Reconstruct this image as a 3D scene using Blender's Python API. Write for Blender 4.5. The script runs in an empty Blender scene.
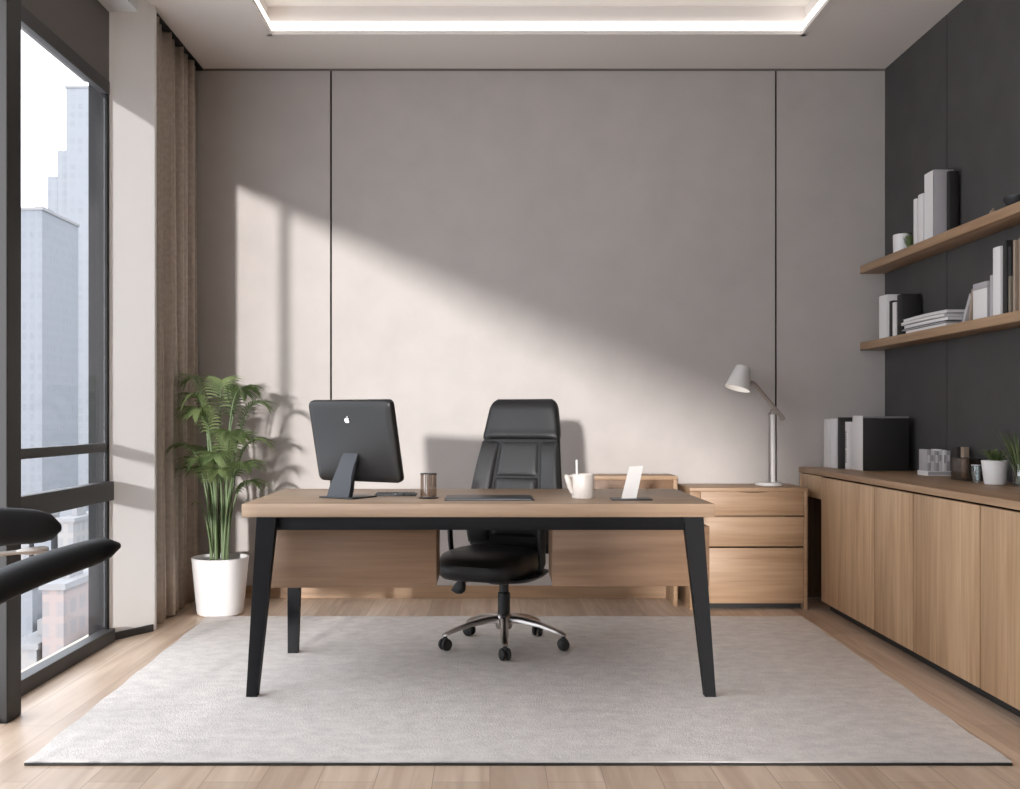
import bpy, bmesh, math, random
from mathutils import Vector, Matrix
random.seed(7)
PI = math.pi
S = bpy.context.scene
COL = S.collection

# ------------------------------------------------------------------ frame of reference
F = 1014.0; VX = 490.0; VY = 418.0; EYE = 1.077          # focal length and vanishing point in pixels, eye height
CEIL = 3.166; WB = 6.07; WL = -1.84; WR = 2.364; REAR = -12.0

# ------------------------------------------------------------------ materials
MATS = {}
def _new(name):
    m = bpy.data.materials.new(name); m.use_nodes = True
    nt = m.node_tree; b = nt.nodes['Principled BSDF']
    return m, nt, b
def plain(name, col, rough=0.5, metal=0.0, spec=0.5, noise=0.0, nscale=20, bump=0.0, bscale=200, coat=0.0):
    m, nt, b = _new(name)
    b.inputs['Base Color'].default_value = (*col, 1); b.inputs['Roughness'].default_value = rough
    b.inputs['Metallic'].default_value = metal; b.inputs['Specular IOR Level'].default_value = spec
    b.inputs['Coat Weight'].default_value = coat
    tc = nt.nodes.new('ShaderNodeTexCoord')
    if noise:
        n = nt.nodes.new('ShaderNodeTexNoise'); n.inputs['Scale'].default_value = nscale; n.inputs['Detail'].default_value = 5
        nt.links.new(tc.outputs['Object'], n.inputs['Vector'])
        r = nt.nodes.new('ShaderNodeValToRGB')
        r.color_ramp.elements[0].position = .3; r.color_ramp.elements[1].position = .7
        r.color_ramp.elements[0].color = (*[c*(1-noise) for c in col], 1)
        r.color_ramp.elements[1].color = (*[min(1, c*(1+noise)) for c in col], 1)
        nt.links.new(n.outputs['Fac'], r.inputs['Fac']); nt.links.new(r.outputs['Color'], b.inputs['Base Color'])
    if bump:
        n2 = nt.nodes.new('ShaderNodeTexNoise'); n2.inputs['Scale'].default_value = bscale; n2.inputs['Detail'].default_value = 3
        nt.links.new(tc.outputs['Object'], n2.inputs['Vector'])
        bp = nt.nodes.new('ShaderNodeBump'); bp.inputs['Strength'].default_value = bump; bp.inputs['Distance'].default_value = .004
        nt.links.new(n2.outputs['Fac'], bp.inputs['Height']); nt.links.new(bp.outputs['Normal'], b.inputs['Normal'])
    MATS[name] = m
    return m
def wood(name, c1, c2, axis='X', rough=0.45, scale=1.0, off=0.0):
    """grain running along the given object axis"""
    m, nt, b = _new(name)
    b.inputs['Roughness'].default_value = rough; b.inputs['Specular IOR Level'].default_value = .35
    tc = nt.nodes.new('ShaderNodeTexCoord'); mp = nt.nodes.new('ShaderNodeMapping')
    sc = {'X': (.9, 11, 11), 'Y': (11, .9, 11), 'Z': (11, 11, .9)}[axis]
    mp.inputs['Scale'].default_value = [s*scale for s in sc]; mp.inputs['Location'].default_value = (off, off*2.3, off*1.7)
    nt.links.new(tc.outputs['Object'], mp.inputs['Vector'])
    n = nt.nodes.new('ShaderNodeTexNoise'); n.inputs['Scale'].default_value = 1.0; n.inputs['Detail'].default_value = 4; n.inputs['Distortion'].default_value = 1.2
    nt.links.new(mp.outputs['Vector'], n.inputs['Vector'])
    mp2 = nt.nodes.new('ShaderNodeMapping'); mp2.inputs['Scale'].default_value = [s*scale*7 if s > 5 else s*3*scale for s in sc]
    nt.links.new(tc.outputs['Object'], mp2.inputs['Vector'])
    n2 = nt.nodes.new('ShaderNodeTexNoise'); n2.inputs['Scale'].default_value = 1.0; n2.inputs['Detail'].default_value = 6
    nt.links.new(mp2.outputs['Vector'], n2.inputs['Vector'])
    mx = nt.nodes.new('ShaderNodeMix'); mx.inputs[0].default_value = .4
    nt.links.new(n.outputs['Fac'], mx.inputs[2]); nt.links.new(n2.outputs['Fac'], mx.inputs[3])
    r = nt.nodes.new('ShaderNodeValToRGB')
    r.color_ramp.elements[0].position = .36; r.color_ramp.elements[1].position = .66
    r.color_ramp.elements[0].color = (*c1, 1); r.color_ramp.elements[1].color = (*c2, 1)
    nt.links.new(mx.outputs[0], r.inputs['Fac']); nt.links.new(r.outputs['Color'], b.inputs['Base Color'])
    bp = nt.nodes.new('ShaderNodeBump'); bp.inputs['Strength'].default_value = .15; bp.inputs['Distance'].default_value = .001
    nt.links.new(n2.outputs['Fac'], bp.inputs['Height']); nt.links.new(bp.outputs['Normal'], b.inputs['Normal'])
    MATS[name] = m
    return m
def glass(name, tint=(1, 1, 1), gl=.06, alpha=1.0):
    m = bpy.data.materials.new(name); m.use_nodes = True; nt = m.node_tree; nt.nodes.clear()
    o = nt.nodes.new('ShaderNodeOutputMaterial'); t = nt.nodes.new('ShaderNodeBsdfTransparent'); g = nt.nodes.new('ShaderNodeBsdfGlossy')
    t.inputs['Color'].default_value = (*tint, 1); g.inputs['Roughness'].default_value = .03
    mx = nt.nodes.new('ShaderNodeMixShader'); mx.inputs[0].default_value = gl
    nt.links.new(t.outputs[0], mx.inputs[1]); nt.links.new(g.outputs[0], mx.inputs[2]); nt.links.new(mx.outputs[0], o.inputs[0])
    MATS[name] = m
    return m
def emit(name, col, s):
    m = bpy.data.materials.new(name); m.use_nodes = True; nt = m.node_tree; nt.nodes.clear()
    o = nt.nodes.new('ShaderNodeOutputMaterial'); e = nt.nodes.new('ShaderNodeEmission')
    e.inputs[0].default_value = (*col, 1); e.inputs[1].default_value = s
    nt.links.new(e.outputs[0], o.inputs[0]); MATS[name] = m
    return m

M_wall = plain('wall_taupe', (.475, .44, .415), .85, spec=.15, noise=.035, nscale=6)
M_white = plain('pier_white', (.82, .81, .80), .8, spec=.2)
M_lintel = plain('lintel_grey', (.16, .148, .138), .8, spec=.15)
M_ceil = plain('ceiling_paint', (.74, .69, .65), .9, spec=.1)
M_pelmet = plain('pelmet_paint', (.62, .62, .62), .85, spec=.1)
M_dark = plain('wall_charcoal', (.066, .063, .061), .7, spec=.25, noise=.08, nscale=5)
M_groove = plain('groove_dark', (.015, .014, .013), .8)
M_frame = plain('frame_metal', (.042, .040, .040), .5, spec=.35)
M_black = plain('desk_black_steel', (.006, .006, .007), .6, spec=.2)
M_leather = plain('black_leather', (.011, .011, .011), .42, spec=.38, bump=.25, bscale=260)
M_leather2 = plain('grey_leather', (.028, .028, .028), .42, spec=.38, bump=.25, bscale=260)
M_plast = plain('black_plastic', (.012, .012, .013), .5)
M_chrome = plain('brushed_steel', (.48, .45, .43), .3, metal=1.0)
M_pad = plain('matte_black_leather', (.006, .006, .006), .6, spec=.22, bump=.2, bscale=260)
M_gun = plain('dark_metal', (.045, .046, .05), .4, metal=.6)
M_curt = plain('curtain_fabric', (.50, .435, .375), .95, spec=.05, noise=.12, nscale=40)
M_pot = plain('pot_glaze', (.78, .76, .75), .3, spec=.5)
M_soil = plain('potting_soil', (.03, .02, .014), .95, noise=.4, nscale=60)
M_stem = plain('palm_stem', (.10, .15, .055), .5)
M_wlamp = plain('lamp_white', (.68, .66, .64), .35)
M_taupe = plain('lamp_taupe', (.30, .25, .22), .4)
M_cream = plain('ceramic_cream', (.62, .57, .52), .4)
M_paper = plain('paper_white', (.72, .70, .69), .7)
M_pgrey = plain('paper_grey', (.40, .38, .39), .7)
M_bgrey = plain('book_grey', (.22, .225, .23), .6)
M_bblack = plain('book_black', (.016, .015, .014), .55)
M_btan = plain('book_tan', (.33, .25, .185), .6)
M_bolive = plain('book_khaki', (.19, .16, .12), .6)
M_kick = plain('kick_dark', (.02, .018, .016), .7)
M_niche = wood('niche_wood_shaded', (.10, .055, .03), (.17, .10, .06), 'Z')  # oak darkened, with the shade of the recess in its colour
M_shade_in = plain('shade_inner', (.9, .87, .82), .5)
M_glass = glass('window_glass', (.97, .98, 1), .04)
M_smoke = glass('smoked_glass', (.84, .79, .75), .10)
M_clear = glass('clear_glass', (.86, .88, .88), .14)
M_led = emit('led_strip', (1, .965, .93), 2.6)
OAK1, OAK2 = (.31, .19, .11), (.45, .30, .185)
M_oakX = wood('oak_grain_along', OAK1, OAK2, 'X')
M_oakZ = wood('oak_grain_upright', (.40, .25, .14), (.60, .41, .25), 'Z')
M_oakY = wood('oak_grain_deep', OAK1, OAK2, 'Y')
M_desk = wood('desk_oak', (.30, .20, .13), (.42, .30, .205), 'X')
M_panel = wood('desk_panel_oak_shaded', (.19, .11, .065), (.29, .18, .11), 'X', scale=.8, off=3.1)  # darker than the desk oak; under-desk shade is put into the colour

def leaf_mat():
    m, nt, b = _new('palm_leaf')
    tc = nt.nodes.new('ShaderNodeTexCoord'); n = nt.nodes.new('ShaderNodeTexNoise'); n.inputs['Scale'].default_value = 6
    nt.links.new(tc.outputs['Object'], n.inputs['Vector'])
    r = nt.nodes.new('ShaderNodeValToRGB'); r.color_ramp.elements[0].position = .3; r.color_ramp.elements[1].position = .7
    r.color_ramp.elements[0].color = (.075, .115, .045, 1); r.color_ramp.elements[1].color = (.24, .29, .125, 1)
    nt.links.new(n.outputs['Fac'], r.inputs['Fac']); nt.links.new(r.outputs['Color'], b.inputs['Base Color'])
    b.inputs['Roughness'].default_value = .5
    t = nt.nodes.new('ShaderNodeBsdfTranslucent'); t.inputs['Color'].default_value = (.2, .35, .08, 1)
    mx = nt.nodes.new('ShaderNodeMixShader'); mx.inputs[0].default_value = .25
    o = nt.nodes['Material Output']
    nt.links.new(b.outputs[0], mx.inputs[1]); nt.links.new(t.outputs[0], mx.inputs[2]); nt.links.new(mx.outputs[0], o.inputs[0])
    return m
M_leaf = leaf_mat()

def floor_mat():
    m, nt, b = _new('oak_planks'); L = nt.links
    tc = nt.nodes.new('ShaderNodeTexCoord')
    mp = nt.nodes.new('ShaderNodeMapping'); mp.inputs['Rotation'].default_value = (0, 0, PI/2)
    L.new(tc.outputs['Object'], mp.inputs['Vector'])
    br = nt.nodes.new('ShaderNodeTexBrick'); br.inputs['Scale'].default_value = 1.0
    br.inputs['Brick Width'].default_value = 1.5; br.inputs['Row Height'].default_value = .17; br.inputs['Mortar Size'].default_value = .0014
    br.inputs['Color1'].default_value = (.0, .0, .0, 1); br.inputs['Color2'].default_value = (1, 1, 1, 1); br.inputs['Mortar'].default_value = (.3, .3, .3, 1)
    br.offset = .37
    L.new(mp.outputs['Vector'], br.inputs['Vector'])
    mp2 = nt.nodes.new('ShaderNodeMapping'); mp2.inputs['Scale'].default_value = (14, 1.0, 1)
    L.new(tc.outputs['Object'], mp2.inputs['Vector'])
    n = nt.nodes.new('ShaderNodeTexNoise'); n.inputs['Scale'].default_value = 1; n.inputs['Detail'].default_value = 6; n.inputs['Distortion'].default_value = 1.4
    L.new(mp2.outputs['Vector'], n.inputs['Vector'])
    r = nt.nodes.new('ShaderNodeValToRGB'); r.color_ramp.elements[0].position = .32; r.color_ramp.elements[1].position = .68
    r.color_ramp.elements[0].color = (.56, .41, .30, 1); r.color_ramp.elements[1].color = (.74, .585, .455, 1)
    L.new(n.outputs['Fac'], r.inputs['Fac'])
    mx = nt.nodes.new('ShaderNodeMix'); mx.data_type = 'RGBA'; mx.blend_type = 'MULTIPLY'; mx.inputs[0].default_value = 1
    r2 = nt.nodes.new('ShaderNodeValToRGB'); r2.color_ramp.elements[0].color = (.80, .78, .76, 1); r2.color_ramp.elements[1].color = (1, 1, 1, 1)
    L.new(br.outputs['Color'], r2.inputs['Fac']); L.new(r.outputs['Color'], mx.inputs[6]); L.new(r2.outputs['Color'], mx.inputs[7])
    mo = nt.nodes.new('ShaderNodeMix'); mo.data_type = 'RGBA'; mo.blend_type = 'MIX'; mo.inputs[7].default_value = (.36, .26, .18, 1)
    L.new(br.outputs['Fac'], mo.inputs[0]); L.new(mx.outputs[2], mo.inputs[6]); L.new(mo.outputs[2], b.inputs['Base Color'])
    b.inputs['Roughness'].default_value = .38; b.inputs['Specular IOR Level'].default_value = .4
    return m
M_floor = floor_mat()

def rug_mat():
    m, nt, b = _new('rug_pile'); L = nt.links
    tc = nt.nodes.new('ShaderNodeTexCoord')
    n = nt.nodes.new('ShaderNodeTexNoise'); n.inputs['Scale'].default_value = 13; n.inputs['Detail'].default_value = 8; n.inputs['Roughness'].default_value = .7
    mp = nt.nodes.new('ShaderNodeMapping'); mp.inputs['Scale'].default_value = (1, 1.3, 1)
    L.new(tc.outputs['Object'], mp.inputs['Vector']); L.new(mp.outputs['Vector'], n.inputs['Vector'])
    r = nt.nodes.new('ShaderNodeValToRGB'); r.color_ramp.elements[0].position = .35; r.color_ramp.elements[1].position = .65
    r.color_ramp.elements[0].color = (.65, .61, .58, 1); r.color_ramp.elements[1].color = (.79, .745, .705, 1)
    L.new(n.outputs['Fac'], r.inputs['Fac']); L.new(r.outputs['Color'], b.inputs['Base Color'])
    n2 = nt.nodes.new('ShaderNodeTexNoise'); n2.inputs['Scale'].default_value = 160; n2.inputs['Detail'].default_value = 4
    L.new(tc.outputs['Object'], n2.inputs['Vector'])
    bp = nt.nodes.new('ShaderNodeBump'); bp.inputs['Strength'].default_value = .5; bp.inputs['Distance'].default_value = .006
    L.new(n2.outputs['Fac'], bp.inputs['Height']); L.new(bp.outputs['Normal'], b.inputs['Normal'])
    b.inputs['Roughness'].default_value = 1; b.inputs['Specular IOR Level'].default_value = .05
    return m
M_rug = rug_mat()

def facade_mat(name, wall, win, sx, sz):
    m, nt, b = _new(name); L = nt.links
    tc = nt.nodes.new('ShaderNodeTexCoord'); sp = nt.nodes.new('ShaderNodeSeparateXYZ'); L.new(tc.outputs['Object'], sp.inputs[0])
    ad = nt.nodes.new('ShaderNodeMath'); ad.operation = 'ADD'; L.new(sp.outputs['X'], ad.inputs[0]); L.new(sp.outputs['Y'], ad.inputs[1])
    cb = nt.nodes.new('ShaderNodeCombineXYZ'); L.new(ad.outputs[0], cb.inputs['X']); L.new(sp.outputs['Z'], cb.inputs['Y'])
    br = nt.nodes.new('ShaderNodeTexBrick'); br.offset = 0; br.inputs['Scale'].default_value = 1
    br.inputs['Brick Width'].default_value = sx; br.inputs['Row Height'].default_value = sz; br.inputs['Mortar Size'].default_value = sz*.18
    br.inputs['Color1'].default_value = (*win, 1); br.inputs['Color2'].default_value = (*[c*1.12 for c in win], 1); br.inputs['Mortar'].default_value = (*wall, 1)
    L.new(cb.outputs[0], br.inputs['Vector']); L.new(br.outputs['Color'], b.inputs['Base Color']); b.inputs['Roughness'].default_value = .7
    return m

# ------------------------------------------------------------------ mesh helpers
def BM(): return bmesh.new()
def box(bm, x0, x1, y0, y1, z0, z1, bev=0.0, seg=2, M=None):
    vs = [bm.verts.new((x, y, z)) for x in (x0, x1) for y in (y0, y1) for z in (z0, z1)]
    idx = [(0, 1, 3, 2), (4, 6, 7, 5), (0, 4, 5, 1), (2, 3, 7, 6), (0, 2, 6, 4), (1, 5, 7, 3)]
    fs = [bm.faces.new([vs[i] for i in f]) for f in idx]
    if bev:
        es = list({e for f in fs for e in f.edges})
        r = bmesh.ops.bevel(bm, geom=es, offset=bev, segments=seg, profile=.5, affect='EDGES')
        vs = list({v for f in r['faces'] for v in f.verts} | {v for v in vs if v.is_valid})
    if M is not None: bmesh.ops.transform(bm, matrix=M, verts=vs)
    return vs
def prism(bm, pts, lo, hi, axis='Z'):
    def P(p, h):
        return {'Z': (p[0], p[1], h), 'Y': (p[0], h, p[1]), 'X': (h, p[0], p[1])}[axis]
    a = [bm.verts.new(P(p, lo)) for p in pts]; b = [bm.verts.new(P(p, hi)) for p in pts]
    bm.faces.new(a[::-1]); bm.faces.new(b)
    n = len(pts)
    for i in range(n): bm.faces.new((a[i], a[(i+1) % n], b[(i+1) % n], b[i]))
    return a+b
def rings(bm, rs, cap0=True, cap1=True):
    vv = [[bm.verts.new(p) for p in r] for r in rs]
    n = len(vv[0])
    for a, b in zip(vv, vv[1:]):
        for i in range(n): bm.faces.new((a[i], a[(i+1) % n], b[(i+1) % n], b[i]))
    if cap0: bm.faces.new(vv[0][::-1])
    if cap1: bm.faces.new(vv[-1])
    return vv
def lathe(bm, prof, cx=0, cy=0, z0=0, seg=40, closed=False):
    rs = []
    for r, z in prof:
        rs.append([(cx+r*math.cos(2*PI*i/seg), cy+r*math.sin(2*PI*i/seg), z0+z) for i in range(seg)])
    if closed:
        vv = [[bm.verts.new(p) for p in r] for r in rs]
        for a, b in zip(vv, vv[1:]+vv[:1]):
            for i in range(seg): bm.faces.new((a[i], a[(i+1) % seg], b[(i+1) % seg], b[i]))
    else: rings(bm, rs)
def tube(bm, pts, rad, seg=10, flat=1.0):
    pts = [Vector(p) for p in pts]; rs = []
    if not hasattr(rad, '__len__'): rad = [rad]*len(pts)
    prev = None
    for i, p in enumerate(pts):
        d = (pts[min(i+1, len(pts)-1)]-pts[max(i-1, 0)]).normalized()
        ref = Vector((0, 0, 1)) if abs(d.z) < .95 else Vector((1, 0, 0))
        a = d.cross(ref).normalized() if prev is None else (prev-d*prev.dot(d)).normalized()
        prev = a; b = d.cross(a)
        rs.append([tuple(p+a*rad[i]*math.cos(2*PI*k/seg)+b*rad[i]*flat*math.sin(2*PI*k/seg)) for k in range(seg)])
    rings(bm, rs)
def sell(hw, hd, cx, cy, z, n=28, p=3.0, rot=0):
    out = []
    for k in range(n):
        t = 2*PI*k/n; c, s = math.cos(t), math.sin(t)
        x = hw*math.copysign(abs(c)**(2/p), c); y = hd*math.copysign(abs(s)**(2/p), s)
        out.append((cx+x, cy+y, z))
    return out
def obj(name, bm, mat, parent=None, smooth=True, local=False, ang=35):
    """links a mesh; vertices are in world space unless local, the parent carries the location"""
    bmesh.ops.recalc_face_normals(bm, faces=bm.faces[:])
    if parent is not None and not local:
        off = Vector(parent['_loc'])
        bmesh.ops.translate(bm, verts=bm.verts[:], vec=-off)
    me = bpy.data.meshes.new(name); bm.to_mesh(me); bm.free()
    if mat is not None: me.materials.append(mat)
    if smooth:
        for p in me.polygons: p.use_smooth = True
        try: me.set_sharp_from_angle(angle=math.radians(ang))
        except Exception: pass
    o = bpy.data.objects.new(name, me); COL.objects.link(o)
    if parent is not None: o.parent = parent
    return o
def thing(name, label, cat, loc=(0, 0, 0), rotz=0, group=None):
    o = bpy.data.objects.new(name, None); COL.objects.link(o); o.empty_display_size = .1
    o.location = loc; o.rotation_euler = (0, 0, rotz); o['_loc'] = tuple(loc)
    o['label'] = label; o['category'] = cat
    if group: o['group'] = group
    return o
def sub(o):          # allow a mesh part to parent sub-parts built in world space
    p = o.parent; o['_loc'] = tuple(p['_loc']) if p is not None else (0, 0, 0); return o
def tag(o, label, cat, group=None):
    o['label'] = label; o['category'] = cat
    if group: o['group'] = group
    return o
def struct(name, bm, mat, smooth=False, parent=None):
    o = obj(name, bm, mat, parent=parent, smooth=smooth)
    if parent is None: o['kind'] = 'structure'; o['_loc'] = (0, 0, 0)
    return o
def px(x, Y): return (x-VX)*Y/F                      # world x of a picture column at depth Y
def pz(y, Y): return EYE-(y-VY)*Y/F                  # world height of a picture row at depth Y

# ================================================================== THE SETTING
b = BM(); box(b, -2.0, WR+.15, REAR-.15, WB+.15, -.15, 0); struct('floor', b, M_floor)
# ceiling with its recessed tray (a ring around a raised panel)
CX0, CX1, CY0, CY1 = -1.214, 1.722, -.6, 5.54
b = BM()
for (x0, x1, y0, y1) in ((-2.0, CX0, REAR, WB+.15), (CX1, WR+.15, REAR, WB+.15), (CX0, CX1, REAR, CY0), (CX0, CX1, CY1, WB+.15)):
    box(b, x0, x1, y0, y1, CEIL, CEIL+.30)
ceiling = struct('ceiling', b, M_ceil)
b = BM(); box(b, CX0-.02, CX1+.02, CY0-.02, CY1+.02, CEIL+.16, CEIL+.30); obj('tray_panel', b, M_ceil, ceiling, smooth=False)
# light strip: a thing of its own, around the tray just above the lip
t = thing('cove_light', 'glowing white light strip around the recessed ceiling tray', 'ceiling light', ((CX0+CX1)/2, CY1, CEIL+.04))
for nm, args in (('back', (CX0+.002, CX1-.002, CY1-.018, CY1-.001)), ('front', (CX0+.002, CX1-.002, CY0+.001, CY0+.018)),
                 ('left', (CX0+.001, CX0+.018, CY0+.02, CY1-.02)), ('right', (CX1-.018, CX1-.001, CY0+.02, CY1-.02))):
    b = BM(); box(b, *args, CEIL+.018, CEIL+.070); obj('light_strip', b, M_led, t, smooth=False)
b = BM()
box(b, CX0, CX1, CY1-.028, CY1, CEIL-.004, CEIL+.016); box(b, CX0, CX1, CY0, CY0+.028, CEIL-.004, CEIL+.016)
box(b, CX0, CX0+.028, CY0, CY1, CEIL-.004, CEIL+.016); box(b, CX1-.028, CX1, CY0, CY1, CEIL-.004, CEIL+.016)
obj('lip', b, M_ceil, t, smooth=False)

# back wall: three panels with dark joints between
b = BM(); g = .006; gx = (px(331, WB), px(776, WB))
for x0, x1 in ((-2.0, gx[0]-g), (gx[0]+g, gx[1]-g), (gx[1]+g, WR+.15)):
    box(b, x0, x1, WB, WB+.10, 0, CEIL+.1)
wb = struct('wall_back', b, M_wall)
b = BM(); box(b, -2.0, WR+.15, WB+.012, WB+.14, 0, CEIL+.1); obj('panel_joint', b, M_groove, wb, smooth=False)
b = BM(); box(b, -1.74, 1.86, WB-.014, WB-.0005, 0, .075, .002); struct('baseboard_back', b, M_oakX)
# shadow gap where wall meets ceiling
b = BM(); box(b, -1.80, WR, WB-.006, WB-.0005, CEIL-.012, CEIL-.0005); struct('trim_1', b, plain('gap_brown', (.16, .135, .12), .8))
# right wall: charcoal panels
b = BM(); ys = [REAR, -9.2, -6.6, -4, -1.4, 1.2, 3.2, px(0, 1)*0 + F*WR/(947-VX), WB+.1]
for y0, y1 in zip(ys, ys[1:]): box(b, WR, WR+.12, y0+.005, y1-.005, 0, CEIL+.1)
wr = struct('wall_right', b, M_dark)
b = BM(); box(b, WR+.012, WR+.14, REAR, WB+.1, 0, CEIL+.1); obj('panel_joint', b, M_groove, wr, smooth=False)
b = BM(); box(b, -2.0, WR+.15, REAR-.12, REAR, 0, CEIL+.1); struct('wall_rear', b, M_wall)
# left wall: lintel over the glazing
b = BM(); box(b, WL-.12, WL, REAR, 4.90, 2.70, CEIL+.1); struct('wall_left', b, M_lintel)
b = BM(); prism(b, [(-1.925, 4.90), (-1.84, 4.90), (-1.70, 5.14), (-1.70, 5.17), (-1.87, 5.19), (-1.87, WB+.1), (-1.925, WB+.1)], 0, CEIL+.1)
struct('wall_pier', b, M_white)
b = BM(); prism(b, [(-1.838, 4.902), (-1.829, 4.895), (-1.699, 5.121), (-1.712, 5.13)], 0, .035); struct('baseboard_left', b, M_frame)
b = BM(); box(b, WL, -1.70, REAR, 4.895, 3.037, CEIL-.001); box(b, -1.70, -1.672, REAR, 4.895, 3.10, CEIL-.001); struct('trim_2', b, M_pelmet)

# added, unseen half wall; its sloping top blocks low sun from the desk front
b = BM(); prism(b, [(-1.0, 0), (-1.0, .63+.092*7.07), (-8.4, .63+.092*14.47), (-8.4, 0)], WL-.10, WL-.01, 'X'); struct('sun_blocker_left', b, M_wall)
# window 1 (in view) and window 2 (its neighbour beside and behind the camera)
GX = -1.845
def window(name, y0, y1, rails):
    f = BM()
                    # far jamb
    box(f, WL-.03, WL+.004, y0, y1, 2.635, 2.70, .003)                  # head
    box(f, WL-.03, WL+.03, y0, y1, 0, .062, .003)                      # sill
    w = struct(name, f, M_frame)
    if rails: j_ = BM(); box(j_, WL-.09, WL+.002, y1-.028, y1, 0, 2.70, .003); obj('jamb', j_, M_black, w)
    if rails:
        r = BM(); box(r, WL-.03, WL+.01, y0, y1-.06, .915, .957, .003); obj('rail', r, M_frame, w)
        r = BM(); box(r, WL-.03, WL+.025, y0, y1, .68, .772, .004); obj('rail', r, M_frame, w)
    g_ = BM(); box(g_, GX-.004, GX+.004, y0, y1-.05, .03, 2.66); obj('pane', g_, M_glass, w, smooth=False)
    return w
window('window_1', 3.61, 4.899, True)
window('window_2', REAR, 3.609, False)
b = BM(); box(b, -1.735, -1.70, 3.57, 3.68, 0, CEIL+.05, .004); struct('window_mullion', b, plain('mullion_metal', (.022, .020, .019), .5, spec=.3))
S.objects['window_mullion'].name = 'trim_3'

# ================================================================== CURTAIN
def curtain():
    t = thing('curtain', 'floor-length taupe curtain hanging in folds in the corner behind the white pier', 'curtain', (-1.76, 5.6, 0))
    bm = BM(); n = 150; y0, y1 = 5.24, 6.0; nz = 12
    rows = []
    for j in range(nz+1):
        z = .012+(CEIL-.022)*j/nz; fl = (1-j/nz); row = []
        for i in range(n+1):
            u = i/n
            y = y0+(y1-y0)*(u*(1+.012*fl*math.sin(9*u)))
            ph = 2*PI*u*7.2
            a = .036+.012*math.sin(u*23+1.3)+.010*fl
            x = -1.765+a*math.sin(ph+.5*math.sin(2.1*fl+u*6))+.012*math.sin(u*41)*fl
            row.append(bm.verts.new((x, y+.008*math.cos(ph*2), z)))
        rows.append(row)
    for a, c in zip(rows, rows[1:]):
        for i in range(n): bm.faces.new((a[i], a[i+1], c[i+1], c[i]))
    o = obj('drape', bm, M_curt, t)
    md = o.modifiers.new('t', 'SOLIDIFY'); md.thickness = .004
    bm = BM(); box(bm, -1.80, -1.715, 5.20, 6.06, CEIL-.010, CEIL-.001); obj('track', bm, M_groove, t, smooth=False)
curtain()

# ================================================================== RUG
def rug():
    bm = BM(); xs = 40; ysn = 30; h = .010
    def pt(u, v, z):
        x0 = -1.445-.075*v; x1 = 1.62+.06*v
        y = 3.148+(5.46-3.148)*v
        e = .006*math.sin(u*31+v*7)
        return (x0+(x1-x0)*u + (.004*math.sin(v*37) if u in (0, 1) else 0), y+(e*.5 if v in (0, 1) else 0), z)
    top = [[bm.verts.new(pt(i/xs, j/ysn, h)) for i in range(xs+1)] for j in range(ysn+1)]
    bot = [[bm.verts.new(pt(i/xs, j/ysn, .0008)) for i in range(xs+1)] for j in range(ysn+1)]
    for j in range(ysn):
        for i in range(xs):
            bm.faces.new((top[j][i], top[j][i+1], top[j+1][i+1], top[j+1][i])); bm.faces.new((bot[j][i], bot[j+1][i], bot[j+1][i+1], bot[j][i+1]))
    for i in range(xs):
        bm.faces.new((bot[0][i], bot[0][i+1], top[0][i+1], top[0][i])); bm.faces.new((bot[-1][i+1], bot[-1][i], top[-1][i], top[-1][i+1]))
    for j in range(ysn):
        bm.faces.new((bot[j+1][0], bot[j][0], top[j][0], top[j+1][0])); bm.faces.new((bot[j][-1], bot[j+1][-1], top[j+1][-1], top[j][-1]))
    o = obj('rug', bm, M_rug, smooth=False)
    tag(o, 'large pale grey mottled rug spread under the desk', 'rug'); o['_loc'] = (0, 0, 0)
    e = BM(); tube(e, [(-1.443, 3.143, .004), (0, 3.143, .004), (1.618, 3.143, .004)], .0042, 6)
    obj('binding', e, M_kick, o)
rug()
RUG = .0102

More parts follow.
